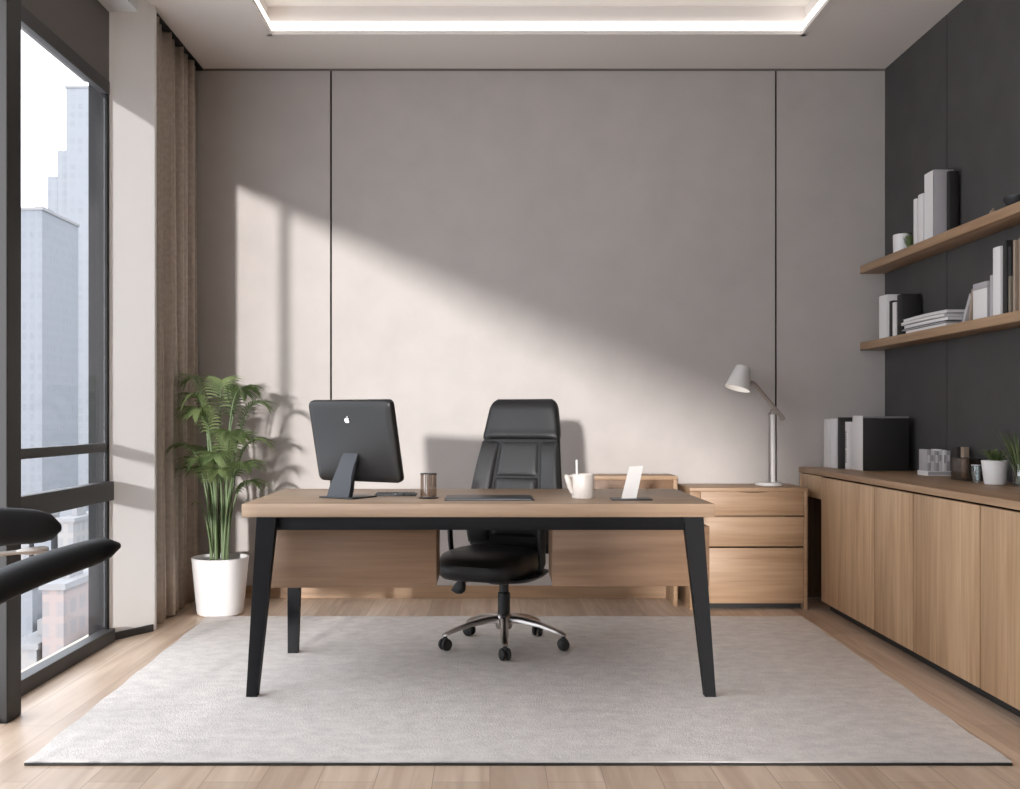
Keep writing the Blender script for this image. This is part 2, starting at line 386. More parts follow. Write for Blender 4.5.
# ================================================================== DESK
DY0, DY1 = 3.87, 4.69; DZ = .75
def desk():
    x0, x1 = px(241.5, DY0), px(715, DY0)
    t = thing('desk', 'wide oak-topped desk on tapered black steel legs', 'desk', ((x0+x1)/2, (DY0+DY1)/2, RUG))
    b = BM(); box(b, x0, x1, DY0, DY1, DZ-.052, DZ, .004); obj('desktop', b, M_desk, t)
    b = BM(); a = DZ-.052
    box(b, x0+.05, x1-.06, DY0+.03, DY0+.085, a-.052, a-.0005, .002)
    box(b, x0+.05, x1-.06, DY1-.10, DY1-.045, a-.052, a-.0005, .002)
    box(b, x0+.05, x0+.105, DY0+.03, DY1-.05, a-.052, a-.0005, .002); box(b, x1-.115, x1-.06, DY0+.03, DY1-.05, a-.052, a-.0005, .002)
    obj('frame', b, M_black, t)
    def leg(xt, xb, y, sgn, wt=.074, wb_=.042, d=.05, z0=RUG):
        bm = BM()
        top = [(xt-wt/2, y-d/2, a), (xt+wt/2, y-d/2, a), (xt+wt/2, y+d/2, a), (xt-wt/2, y+d/2, a)]
        bot = [(xb-wb_/2, y-d/2+.004, z0), (xb+wb_/2, y-d/2+.004, z0), (xb+wb_/2, y+d/2-.004, z0), (xb-wb_/2, y+d/2-.004, z0)]
        rings(bm, [bot, top]); obj('leg', bm, M_black, t, smooth=False)
    Yf = DY0+.05; Yr = DY1-.07
    leg(px(266, DY0), px(251, DY0), DY0+.028, -1); leg(px(694, DY0), px(711, DY0), DY0+.028, 1)
    leg(-.885, px(293.5, Yr), Yr, -1, .07, .045)
    # drawer boxes hanging below the top, left and right of the sitter
    yb0, yb1 = 4.05, 4.36
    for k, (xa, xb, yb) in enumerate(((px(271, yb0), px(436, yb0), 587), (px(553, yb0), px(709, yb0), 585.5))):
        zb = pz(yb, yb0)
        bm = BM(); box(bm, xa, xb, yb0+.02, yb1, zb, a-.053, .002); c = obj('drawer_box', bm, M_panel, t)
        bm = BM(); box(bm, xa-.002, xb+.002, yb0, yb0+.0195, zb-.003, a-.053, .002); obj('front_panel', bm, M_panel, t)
desk()

# ================================================================== OFFICE CHAIR
def pillow(bm, fn, u0, u1, v0, v1, th, nu=14, nv=16, p=5):
    """closed cushion patch lying on the surface fn(u, v) -> point, pushed out to the front (-y)"""
    fr, bk = [], []
    for j in range(nv+1):
        v = v0+(v1-v0)*j/nv; rf, rb = [], []
        for i in range(nu+1):
            u = u0+(u1-u0)*i/nu; a = abs(2*i/nu-1); c = abs(2*j/nv-1)
            h = th*(max(0, 1-a**p)*max(0, 1-c**p))**.45
            q = Vector(fn(u, v)); rf.append(bm.verts.new(q+Vector((0, -h-.002, 0)))); rb.append(bm.verts.new(q+Vector((0, .012, 0))))
        fr.append(rf); bk.append(rb)
    for j in range(nv):
        for i in range(nu):
            bm.faces.new((fr[j][i], fr[j][i+1], fr[j+1][i+1], fr[j+1][i])); bm.faces.new((bk[j][i], bk[j+1][i], bk[j+1][i+1], bk[j][i+1]))
    for i in range(nu):
        bm.faces.new((bk[0][i], bk[0][i+1], fr[0][i+1], fr[0][i])); bm.faces.new((fr[-1][i], fr[-1][i+1], bk[-1][i+1], bk[-1][i]))
    for j in range(nv):
        bm.faces.new((bk[j+1][0], bk[j][0], fr[j][0], fr[j+1][0])); bm.faces.new((fr[j+1][-1], fr[j][-1], bk[j][-1], bk[j+1][-1]))

def star_base(t, metal, r=.285, a0=-PI/2, zo=0.0):
    b = BM(); lathe(b, [(.0, .085), (.035, .085), (.040, .10), (.038, .145), (.030, .155), (0, .155)], z0=zo, seg=24)
    for k in range(5):
        a = a0+2*PI*k/5; d = Vector((math.cos(a), math.sin(a), 0)); n = Vector((-d.y, d.x, 0)); rs = []
        for s, (rr, z, hw, hh) in enumerate(((.015, .128, .024, .018), (.08, .128, .021, .016), (.17, .113, .018, .013), (.25, .088, .016, .011), (r, .074, .014, .009), (r+.012, .070, .008, .005))):
            c = d*rr+Vector((0, 0, z+zo))
            rs.append([tuple(c+n*hw*sx+Vector((0, 0, hh*sz))) for sx, sz in ((-1, -.8), (1, -.8), (1, .3), (.55, 1), (-.55, 1), (-1, .3))])
        rings(b, rs)
    obj('star_base', b, metal, t, local=True, ang=50)
    for k in range(5):
        a = a0+2*PI*k/5; d = Vector((math.cos(a), math.sin(a), 0)); n = Vector((-d.y, d.x, 0)); c = d*r
        b = BM()
        rot = Matrix.Rotation(a+.35, 4, 'Z')
        for sx in (-1, 1):
            bb = BM(); lathe(bb, [(0, -.010), (.020, -.010), (.026, -.006), (.028, 0), (.026, .006), (.020, .010), (0, .010)], seg=22)
            bmesh.ops.transform(bb, matrix=Matrix.Translation((c.x, c.y, .0285+zo)) @ rot @ Matrix.Translation((0, sx*.0135, 0)) @ Matrix.Rotation(PI/2, 4, 'X'), verts=bb.verts[:])
            me = bpy.data.meshes.new('tmp'); bb.to_mesh(me); bb.free(); b.from_mesh(me); bpy.data.meshes.remove(me)
        tube(b, [tuple(c+Vector((0, 0, .030+zo))), tuple(c+Vector((0, 0, .075+zo)))], .009, 10)
        box(b, c.x-.012, c.x+.012, c.y-.012, c.y+.012, .040+zo, .058+zo, .004)
        obj('caster', b, M_plast, t, local=True)

def office_chair():
    t = thing('office_chair', 'high-backed black leather office chair on a silver star base behind the desk', 'chair', (px(504, 4.74), 4.74, RUG), math.radians(-21))
    star_base(t, M_chrome, a0=-PI/2+math.radians(21))
    b = BM(); lathe(b, [(0, .14), (.029, .14), (.029, .25), (.022, .255), (.022, .33), (0, .33)], seg=24); obj('gas_lift', b, M_plast, t, local=True)
    b = BM(); rings(b, [sell(.05, .09, 0, -.02, .305), sell(.085, .13, 0, -.02, .33), sell(.10, .15, 0, -.02, .352)]); obj('tilt_mechanism', b, M_plast, t, local=True)
    b = BM(); tube(b, [(-.05, -.05, .325), (-.13, -.08, .320), (-.175, -.10, .300)], .006, 8)
    rings(b, [sell(.016, .014, -.185, -.10, .252), sell(.034, .02, -.190, -.10, .266), sell(.028, .02, -.182, -.10, .292), sell(.012, .012, -.172, -.10, .316)])
    obj('tilt_lever', b, M_plast, t, local=True)
    # seat cushion, rounded, with a waterfall front
    b = BM(); rs = []
    for z, s in ((.345, .80), (.352, .90), (.372, .97), (.40, 1.0), (.435, 1.0), (.462, .97), (.482, .91), (.494, .80), (.499, .62), (.500, .35)):
        hw, hd = .208*s**.8, .235*s
        ring = sell(hw, hd, -.042, -.08, z-.008-.03*(z-.345)/.155, 40, 3.4)
        ring = [(x, y, zz-.018*max(0, (-.2-y)/.1)*(1 if zz > .43 else .0)) for x, y, zz in ring]
        rs.append(ring)
    rings(b, rs); obj('seat', b, M_leather, t, local=True, ang=60)
    b = BM(); rings(b, [sell(.19, .20, 0, -.055, .335, 36, 3.4), sell(.21, .22, 0, -.055, .352, 36, 3.4)]); obj('seat_pan', b, M_plast, t, local=True)
    # backrest shell
    zb, zt = .42, 1.145
    def hw(v): return .166+.084*(1-max(0,(v-.15)/.85)**1.25)-(.25*(.15-v)**1.3 if v < .15 else 0)
    def cy(v): return .195+.115*v**1.3-.035*math.sin(PI*min(1, v*1.25))
    def surf(u, v):
        return (u*hw(v), cy(v)-.032-.028*abs(u)**2.2*(1-.6*v)+.004, zb+(zt-zb)*v)
    b = BM(); rs = []; N = 26
    for j in range(N+1):
        v = j/N; k = 1.0
        if v > .94: k = math.sqrt(max(0, 1-((v-.94)/.0605)**2))*.18+.82
        if v < .05: k = .8+.2*math.sqrt(max(0, 1-((.05-v)/.051)**2))
        ring = []
        for x, y, z in sell(hw(v)*k, .034*(k if k < 1 else 1), 0, 0, 0, 40, 3.2):
            ring.append((x, cy(v)+y-.028*(abs(x)/hw(v))**2.2*(1-.6*v), zb+(zt-zb)*v))
        rs.append(ring)
    rings(b, rs); br = obj('backrest', b, M_leather, t, local=True, ang=60)
    b = BM(); pillow(b, surf, -.50, .50, .50, .735, .016); obj('upper_back_pad', b, M_leather2, t, local=True, ang=60)
    b = BM(); pillow(b, surf, -.50, .50, .37, .495, .026); obj('lumbar_pad', b, M_leather2, t, local=True, ang=60)
    b = BM(); pillow(b, surf, -.50, .50, .10, .365, .020); obj('lower_back_pad', b, M_leather, t, local=True, ang=60)
    for s in (-1, 1):
        b = BM(); pillow(b, surf, *sorted((s*.53, s*.98)), .06, .735, .022); obj('side_bolster', b, M_leather2, t, local=True, ang=60)
    b = BM(); rs = []
    for j in range(19):
        q = j/18; v = .745+.27*q; k = 1.0; ty = .048
        if q > .72: k = .80+.20*math.sqrt(max(0, 1-((q-.72)/.283)**2)); ty = .048*(.25+.75*math.sqrt(max(0, 1-((q-.72)/.285)**2)))
        if q < .12: k = .985+.015*(q/.12); ty = .048*(.62+.38*math.sqrt(q/.12))
        vv = min(v, 1.0); ring = []
        for x, y, z in sell((hw(vv)+.004)*k, ty, 0, 0, 0, 44, 3.6):
            ring.append((x, cy(vv)-.006+y-.028*min(1.3, (abs(x)/hw(vv)))**2.2*(1-.6*vv), zb+(zt-zb)*v+.004))
        rs.append(ring)
    rings(b, rs); obj('headrest', b, M_leather, t, local=True, ang=60)
    # looped arms
    for s in (-1, 1):
        b = BM(); x = s*.245 if s < 0 else .195
        path = [(s*.17, -.02, .345), (x-s*.01, -.03, .352), (x+s*.004, -.035, .40), (x+s*.006, -.05, .50), (x+s*.006, -.06, .60), (x, -.05, .635), (x, .05, .64), (x, .14, .635)]
        tube(b, path, [.013, .014, .019, .022, .022, .018, .016, .012], 12, .55)
        obj('armrest', b, M_plast, t, local=True, ang=60)
    b = BM(); box(b, -.05, .05, .10, .215, .325, .345, .004); box(b, -.045, .045, .195, .222, .33, .56, .004); obj('back_bracket', b, M_plast, t, local=True)
office_chair()

# ================================================================== ARMCHAIR AT THE LEFT EDGE (only its arms reach into the picture)
def lounge_chair():
    # local axes: forward = +x
    a = math.radians(37.7); u = Vector((math.cos(a), math.sin(a), 0)); n = Vector((-u.y, u.x, 0))
    mid = Vector((-1.12, 2.815, 0)); c = mid-u*.50
    t = thing('armchair', 'black chair at the left edge, only its two padded arms showing', 'chair', (c.x, c.y, 0), a)
    star_base(t, M_chrome, .24, 0)
    b = BM(); lathe(b, [(0, .14), (.027, .14), (.027, .36), (0, .36)], seg=20); obj('gas_lift', b, M_plast, t, local=True)
    b = BM(); rings(b, [sell(.16, .20, -.02, 0, .36, 32, 3.4), sell(.19, .23, -.02, 0, .38, 32, 3.4), sell(.20, .235, -.02, 0, .43, 32, 3.4), sell(.17, .20, -.02, 0, .465, 32, 3.4), sell(.05, .06, -.02, 0, .468, 32, 3.4)])
    obj('seat', b, M_leather, t, local=True, ang=60)
    b = BM(); rs = []
    for j in range(13):
        v = j/12; k = .8+.2*math.sin(PI*min(1, v*1.2+.1)); rs.append(sell(.03, .18*k, -.17-.045*v, 0, .42+.50*v, 32, 3))
    rings(b, rs); obj('backrest', b, M_leather, t, local=True, ang=60)
    for s, tilt, lift in ((-1, 19, .0), (1, 2, .0)):
        # arm pad: flat and broad with a curled, pointed tip
        b = BM(); rs = []; L = .46; T = math.radians(tilt)
        for j in range(19):
            q = j/18; x = .50-L*(1-q)
            if q > .86: k = math.sqrt(max(0, 1-((q-.86)/.142)**2))*.6+.4
            elif q < .1: k = .6+4*q
            else: k = 1
            w = .046+.012*math.sin(PI*q); h = (.046 if s < 0 else .072)*(1-.35*q-.0*q)*(1 if q < .8 else max(.03, 1-((q-.8)/.2)**2.4)**.38)*(.7+3*q if q < .1 else 1)
            ring = []
            for xx, yy, zz in sell(w*k, h, 0, 0, 0, 20, 2.6): ring.append((x, s*.272+xx, .751+lift-math.tan(T)*(.50-x)+yy+.02*math.sin(PI*q)))
            rs.append(ring)
        rings(b, rs); pd = obj('arm_pad', b, M_pad, t, local=True, ang=60)
        b = BM(); tube(b, [(-.02, s*.19, .37), (-.03, s*.262, .40), (0.02, s*.272, .56), (.09, s*.272, .70+lift-math.tan(T)*.40)], [.014, .018, .018, .02], 12); obj('arm_support', b, M_plast, t, local=True)
    b = BM(); tube(b, [(.10, .25, .664), (.16, .215, .68), (.28, .18, .694), (.37, .157, .700)], .0065, 10); tube(b, [(.355, .160, .6995), (.385, .152, .7015), (.425, .138, .702), (.435, .135, .702)], [.006, .011, .012, .008], 10)
    obj('arm_lever', b, M_chrome, t, local=True)
lounge_chair()

# ================================================================== MONITOR
def monitor():
    Y = 4.17; yaw = math.radians(-30)
    t = thing('desktop_computer', 'black all-in-one desktop computer seen from behind, white fruit logo on its back', 'computer', (px(352, Y), Y, DZ+.0005), yaw)
    # local: back faces -y, right is +x
    b = BM(); box(b, -.105, .07, -.085, .08, 0, .006, .0028); obj('foot', b, M_gun, t, local=True)
    b = BM(); rs = []
    for q in range(9):
        v = q/8
        z = .006+.205*v; yb = -.072+.105*v-.03*math.sin(PI*v)*.3; w = .058-.024*v
        th = .016
        rs.append([(-w-.018, yb, z), (w-.018, yb, z), (w-.018, yb+th+.012*(1-v), z), (-w-.018, yb+th+.012*(1-v), z)])
    rings(b, rs); bmesh.ops.bevel(b, geom=[e for e in b.edges if abs((e.verts[0].co-e.verts[1].co).z) > .01 and not e.is_boundary], offset=.004, segments=2, affect='EDGES')
    obj('stand', b, M_gun, t, local=True)
    T = math.radians(13); H = .345; W = .425; th = .032
    Mx = Matrix.Translation((0, .045, .060)) @ Matrix.Rotation(T, 4, 'X')          # top leans towards -y
    b = BM(); rs = []
    def rr(w, h, r, y):
        pts = []
        for (cx_, cz_, a0) in ((w/2-r, h-r, 0), (-w/2+r, h-r, PI/2), (-w/2+r, r, PI), (w/2-r, r, 1.5*PI)):
            for k in range(7): pts.append((cx_+r*math.cos(a0+PI/2*k/6), y, cz_+r*math.sin(a0+PI/2*k/6)))
        return pts
    def off(pts, d): return [(x-math.copysign(d, x), y, z+(d if z < H/2 else -d)) for x, y, z in pts]
    base = rr(W, H, .022, 0)
    for d, y in ((.030, -.003), (.010, 0), (.003, .004), (0, .010), (0, th-.003), (.003, th)):
        rs.append([(x, y, z) for x, _, z in off(base, d)])
    rings(b, rs); bmesh.ops.transform(b, matrix=Mx, verts=b.verts[:]); body = obj('housing', b, plain('computer_housing', (.012, .0115, .011), .4, spec=.35), t, local=True, ang=50)
    b = BM(); box(b, -W/2+.015, W/2-.015, th, th+.0015, .015, H-.015); bmesh.ops.transform(b, matrix=Mx, verts=b.verts[:]); obj('screen', b, M_bblack, body, local=True, smooth=False)
    # logo: fruit outline with a bite and a leaf
    b = BM(); cz0 = H*.765; cx0 = -.012; R = .0115; pts = []
    for k in range(48):
        a = 2*PI*k/48; r = R*(1+.06*math.cos(2*a)-.0*math.sin(a))
        x = r*math.cos(a)*1.0; z = r*math.sin(a)*1.05
        if z > 0: z -= .0028*math.exp(-(x/.0035)**2)
        else: z += .0018*math.exp(-(x/.003)**2)
        dx, dz = x-.0135, z-.0012; d = math.hypot(dx, dz)
        if d < .0072: x, z = .0135+dx/d*.0072, .0012+dz/d*.0072
        pts.append((-(-x)+cx0, z+cz0))
    prism(b, pts, -.0044, -.0005, 'Y')
    leaf = [(.0, .0118), (.0012, .0155), (.0048, .0185), (.0052, .0155), (.0032, .0128)]
    prism(b, [(x+cx0, z+cz0) for x, z in leaf], -.0044, -.0005, 'Y')
    bmesh.ops.transform(b, matrix=Mx, verts=b.verts[:]); obj('logo', b, plain('logo_white', (.85, .85, .85), .3), body, local=True, smooth=False)
monitor()

# keyboard, mouse, tumbler, folder
def onto_desk():
    Y = 4.30; z = DZ+.0006
    x0, x1 = px(374, Y), px(417, Y)
    t = thing('keyboard', 'thin dark keyboard lying between the computer and the glass tumbler', 'keyboard', ((x0+x1)/2-.005, Y, z))
    b = BM(); box(b, x0+.008, x1-.002, Y-.055, Y+.055, z, z+.007, .002); k = obj('tray', b, M_gun, t)
    b = BM()
    for r in range(5):
        for c in range(11):
            w = (x1-x0-.02)/11; xx = x0+.012+c*w; yy = Y-.048+r*.0195
            box(b, xx, xx+w*.8, yy, yy+.015, z+.007, z+.010)
    obj('keys', b, M_plast, t, smooth=False)
    # mouse
    Ym = 4.15; xm = px(396, Ym)
    b = BM(); rs = []
    for q in range(8):
        a = q/7*PI/2; rs.append(sell(.030*math.cos(a)+.0005, .046*math.cos(a)+.0005, xm, Ym, z+.021*math.sin(a), 24, 2.3))
    t = thing('mouse', 'small dark computer mouse in front of the keyboard', 'mouse', (xm, Ym, z))
    obj('body', b, M_gun, t); b = BM(); tube(b, [(xm, Ym-.022, z+.0195), (xm, Ym-.032, z+.017)], .003, 8); obj('scroll_wheel', b, M_bgrey, t)
    # tumbler
    Yt = 4.13; xt = px(428.5, Yt)
    t = thing('glass_tumbler', 'straight smoked glass tumbler with a dark rim right of the computer', 'glass', (xt, Yt, z))
    b = BM(); lathe(b, [(.033, .004), (.033, .100), (.031, .100), (.031, .007), (.001, .007), (.001, .004)], xt, Yt, z, 32, closed=True); obj('bowl', b, M_smoke, t)
    b = BM(); lathe(b, [(.0325, .097), (.0345, .097), (.0345, .101), (.0325, .101)], xt, Yt, z, 32, closed=True)
    obj('rim', b, M_gun, t)
    b = BM(); lathe(b, [(0, 0), (.040, 0), (.042, .002), (.040, .004), (0, .004)], xt, Yt, z, 32); obj('coaster_base', b, M_gun, t)
    # slim folder in front of the sitter
    Yf = 4.10; t = thing('folder', 'thin closed dark folder lying on the desk before the office chair', 'folder', (px(489, Yf), Yf, z))
    b = BM(); box(b, px(445, Yf), px(533, Yf), Yf-.10, Yf+.10, z, z+.0025, .001); box(b, px(446, Yf), px(532, Yf), Yf-.098, Yf+.098, z+.006, z+.0085, .001); obj('cover', b, M_gun, t, smooth=False)
    b = BM(); box(b, px(447.5, Yf), px(530, Yf), Yf-.095, Yf+.095, z+.0025, z+.006); obj('pages', b, M_bgrey, t, smooth=False)
    # pitcher with a spout on its left and a stirring stick
    Yc = 4.14; xc = px(581.5, Yc); s = .047
    t = thing('pitcher', 'cream ceramic pitcher with a narrow spout, left of the white card stand', 'pitcher', (xc, Yc, z))
    b = BM(); h = pz(474, Yc)-z
    lathe(b, [(0, .0), (s*.93, 0), (s*.98, .004), (s*.98, h-.003), (s*.95, h), (s*.90, h-.003), (s*.90, .006), (0, .006)], xc+.006, Yc, z, 40); obj('body', b, M_cream, t)
    b = BM(); tube(b, [(xc-s*.80, Yc-.01, z+.022), (xc-s*1.02, Yc-.012, z+.045), (xc-s*1.12, Yc-.014, z+.066), (xc-s*1.30, Yc-.016, z+.088), (xc-s*1.42, Yc-.017, z+.0945)], [.009, .011, .012, .011, .006], 14); obj('spout', b, M_cream, t)
    b = BM(); tube(b, [(xc-s*1.25, Yc-.014, z+.088), (xc-s*.98, Yc-.013, z+.0915), (xc-s*.8, Yc-.012, z+.085)], [.004, .004, .004], 8); obj('handle', b, M_cream, t)
    st = BM(); tube(st, [(xc-.018, Yc, z+.007), (xc-.019, Yc+.004, z+h+.058)], .0048, 10)
    tag(obj('stirring_stick', st, M_wlamp), 'short white stick standing up inside the cream pitcher', 'stick')
    # white card leaning on a dark base
    Yp = 4.06; t = thing('card_stand', 'blank white upright card on a thin dark base at the right of the desk', 'card stand', (px(629, Yp), Yp, z))
    b = BM(); box(b, px(611, Yp), px(651, Yp), Yp-.05, Yp+.05, z, z+.005, .002); obj('base', b, M_gun, t)
    b = BM(); x0, x1 = px(621, Yp), px(636.5, Yp); dx = px(644.5, Yp)-x1; zt = pz(466.5, Yp)
    th = .006
    ring0 = [(x0, Yp-.012, z+.004), (x1, Yp+.004, z+.004), (x1, Yp+.004+th, z+.004), (x0, Yp-.012+th, z+.004)]
    ring1 = [(x0+dx+.004, Yp+.018, zt-.001), (x1+dx, Yp+.032, zt+.001), (x1+dx, Yp+.032+th, zt+.001), (x0+dx+.004, Yp+.018+th, zt-.001)]
    rings(b, [ring0, ring1]); obj('card', b, M_wlamp, t, smooth=False)
onto_desk()

# ================================================================== POTTED PALM
def palm():
    Y = 5.58; x = px(220.3, Y)
    t = thing('potted_palm', 'leafy green palm in a tapered white pot beside the curtain', 'potted plant', (x, Y, .0005))
    b = BM(); h = .312
    lathe(b, [(0, 0), (.112, 0), (.122, .006), (.126, .02), (.154, h-.006), (.155, h), (.150, h+.002), (.146, h-.004), (.142, h-.05), (0, h-.05)], x, Y, .0005, 48); obj('pot', b, M_pot, t)
    b = BM(); lathe(b, [(0, h-.049), (.141, h-.049), (.139, h-.036), (.08, h-.028), (0, h-.025)], x, Y, .0005, 32); obj('soil', b, M_soil, t)
    random.seed(21)
    # fronds: (azimuth deg, tip height reached by arch top, reach)
    spec = [(100, 1.30, .06, .20), (175, 1.31, .12, .22), (20, 1.25, .16, .22), (-35, 1.24, .14, .20), (215, 1.20, .15, .22), (-8, 1.16, .24, .22),
            (165, 1.12, .17, .22), (245, 1.12, .12, .22), (-60, 1.08, .14, .20), (5, 1.03, .23, .20), (195, 1.00, .18, .22), (60, 1.06, .14, .20), (130, .98, .16, .20),
            (230, .92, .14, .20), (-25, .90, .20, .20), (175, .86, .15, .18), (-70, .86, .10, .20), (-10, .78, .17, .18), (265, .95, .10, .20)]
    for k, (az, top, reach, fl) in enumerate(spec):
        reach *= .60; fl *= .72; top += .07 if top > 1.1 else -.02
        a = math.radians(az+random.uniform(-6, 6)); d = Vector((math.cos(a), math.sin(a), 0))
        r0 = random.uniform(.01, .055); a2 = math.radians(az+random.uniform(-50, 50))
        p0 = Vector((x+r0*math.cos(a2), Y+r0*math.sin(a2), .30))
        p1 = p0+d*reach*.12+Vector((0, 0, (top-.30)*.6)); p2 = p0+d*reach*.55+Vector((0, 0, (top-.30)*1.04)); p3 = p0+d*(reach+fl*.55)+Vector((0, 0, (top-.30)*.90))
        def bz(q): return p0*(1-q)**3+p1*3*q*(1-q)**2+p2*3*q*q*(1-q)+p3*q**3
        b = BM(); pts = [bz(i/16) for i in range(17)]
        tube(b, [tuple(p) for p in pts], [.0065*(1-.8*i/16)+.0012 for i in range(17)], 7)
        fr = obj('stem', b, M_stem, t)
        b = BM(); n = 22
        for i in range(n):
            q = .56+.44*i/(n-1); c = bz(q); tg = (bz(min(1, q+.02))-bz(q-.02)).normalized()
            sd = tg.cross(Vector((0, 0, 1))).normalized(); up = sd.cross(tg).normalized()
            ll = (.150*math.sin(PI*(.12+.86*i/(n-1)))**.7+.02)*random.uniform(.88, 1.1)
            for s in (-1, 1):
                fw = .45+.75*i/(n-1)
                dirv = (sd*s+tg*fw+up*.22).normalized()
                m = 5; prevs = None; w0 = .0056
                for j in range(m+1):
                    f = j/m; p = c+dirv*ll*f+Vector((0, 0, -ll*.48*f*f))
                    w = w0*(math.sin(PI*min(1, .12+.88*f))**.6)*(1-.4*f) if j < m else .0004
                    wv = tg.cross(dirv).cross(dirv).normalized()*w
                    lift = Vector((0, 0, w*.35))
                    row = [bm_v for bm_v in (b.verts.new(p-wv+lift), b.verts.new(p), b.verts.new(p+wv+lift))]
                    if prevs:
                        b.faces.new((prevs[0], prevs[1], row[1], row[0])); b.faces.new((prevs[1], prevs[2], row[2], row[1]))
                    prevs = row
        obj('frond', b, M_leaf, t)
    b = BM(); tube(b, [(x-.03, Y-.04, .3), (x-.06, Y-.06, .52), (x-.085, Y-.06, .60), (x-.12, Y-.06, .625), (x-.14, Y-.06, .605)], [.005, .004, .003, .003, .0035], 7); obj('stem', b, M_stem, t)
palm()

# ================================================================== DRAWER CABINET + CONSOLE
def drawer_cabinet():
    Y0, Y1 = 5.69, WB-.016; x0, x1 = px(690, Y0), px(807.5, Y0); H = .686; e = .02
    t = thing('drawer_cabinet', 'oak cabinet of three wide drawers with a white lamp on top', 'cabinet', ((x0+x1)/2, (Y0+Y1)/2, 0))
    b = BM(); box(b, x0-.004, x1, Y0-.008, Y1, H-.022, H, .003)
    box(b, x0, x0+.058, Y0, Y1, 0.0, H-.0225, .002); box(b, x1-.02, x1-.001, Y0-.005, Y1, 0, H-.0225, .002); box(b, x0+.058, x1-.02, Y1-.015, Y1, .03, H-.023); box(b, x0+.058, x1-.02, Y0+.03, Y1-.02, .035, .05)
    obj('carcass', b, M_oakX, t)
    b = BM(); box(b, x0+.058, x1-.02, Y0+.06, Y0+.07, 0.0, .05); obj('plinth', b, M_kick, t, smooth=False)
    zs = [(pz(515.5, Y0), pz(490.2, Y0)), (pz(546.3, Y0), pz(517, Y0)), (pz(603.3, Y0), pz(548, Y0))]
    for k, (za, zb) in enumerate(zs):
        b = BM(); box(b, x0+.060, x1-.022, Y0, Y0+.018, za, zb, .0015); d = obj('drawer', b, wood('drawer_oak', OAK1, OAK2, 'X', off=1.7*k+.6), t)
        if k == 0:
            sub(d); b = BM(); xm = (px(733, Y0)+px(773, Y0))/2; wv = .115; pts = [(xm+wv*math.cos(PI*i/14), zb-.0005-.013*math.sin(PI*i/14)) for i in range(15)]
            prism(b, pts, Y0-.0015, Y0+.002, 'Y'); obj('finger_pull', b, M_kick, d, smooth=False)
    return H
HC = drawer_cabinet()
def console():
    Y0, Y1 = 5.80, WB-.016; x0, x1 = px(590, Y0), px(677.5, Y0); z1 = pz(476, Y0)
    t = thing('console', 'low oak wall console showing above the desk edge behind the card stand', 'console', ((x0+x1)/2, (Y0+Y1)/2, 0))
    b = BM(); box(b, x0, x1, Y0, Y1, z1-.022, z1, .002); box(b, x1-.022, x1, Y0, Y1, 0, z1-.0225, .002); box(b, x0, x0+.02, Y0+.01, Y1, .42, z1-.0225, .002); obj('frame', b, M_oakX, t)
    b = BM(); box(b, x0+.021, x1-.023, Y0+.018, Y1, .42, z1-.023, .002); obj('back_panel', b, M_panel, t)
console()
def lamp():
    Y = 5.86; xb = px(769, Y); t = thing('desk_lamp', 'white jointed lamp with a cone shade standing on the oak drawer cabinet', 'lamp', (xb, Y, HC))
    b = BM(); lathe(b, [(0, .0005), (.074, .0005), (.078, .004), (.078, .016), (.074, .020), (0, .021)], xb, Y, HC, 40); obj('base', b, M_wlamp, t)
    xp = px(773, Y); zj = pz(413, Y)
    b = BM(); tube(b, [(xp, Y, HC+.015), (xp, Y, zj)], .0135, 16); obj('pole', b, M_wlamp, t)
    A = Vector((px(753, Y), Y-.03, pz(384, Y))); B = Vector((px(782, Y), Y-.03, pz(418.5, Y)))
    b = BM(); tube(b, [tuple(A), tuple(B)], .0115, 12); obj('arm', b, M_taupe, t)
    b = BM(); tube(b, [(xp, Y-.042, zj+.008), (xp, Y+.004, zj+.008)], .016, 14); J = BM(); tube(J, [tuple(B+Vector((-.004, -.014, 0))), tuple(B+Vector((-.004, .014, 0)))], .011, 12); obj('arm_end', J, M_taupe, t); tube(b, [(xp-.028, Y-.01, zj-.006), (xp+.004, Y-.01, zj+.004)], .007, 8); obj('joint', b, M_taupe, t)
    # shade: truncated cone, axis leaning towards lower left
    P0 = Vector((px(742, Y), Y-.03, pz(366.5, Y))); P1 = Vector((px(735.5, Y), Y-.045, pz(389, Y))); ax = (P1-P0); L = ax.length; ax.normalize()
    rotq = Vector((0, 0, -1)).rotation_difference(ax).to_matrix().to_4x4()
    b = BM(); prof = [(.001, 0), (.036, 0), (.041, -.004), (.044, -.012), (.073, -L), (.071, -L), (.041, -.016), (.001, -.016)]
    lathe(b, prof, seg=40); bmesh.ops.transform(b, matrix=Matrix.Translation(P0) @ rotq, verts=b.verts[:]); sh = sub(obj('lamp_shade', b, M_wlamp, t))
    b = BM(); lathe(b, [(0, -.02), (.012, -.02), (.02, -.055), (.022, -.075), (.014, -.095), (0, -.10)], seg=20); bmesh.ops.transform(b, matrix=Matrix.Translation(P0) @ rotq, verts=b.verts[:]); obj('bulb', b, emit('lit_bulb', (1, .93, .84), 6.0), sh)
    b = BM(); tube(b, [tuple(A), tuple(A+Vector((-.022, 0, .010)))], .012, 12); obj('shade_hinge', b, M_taupe, t)
lamp()

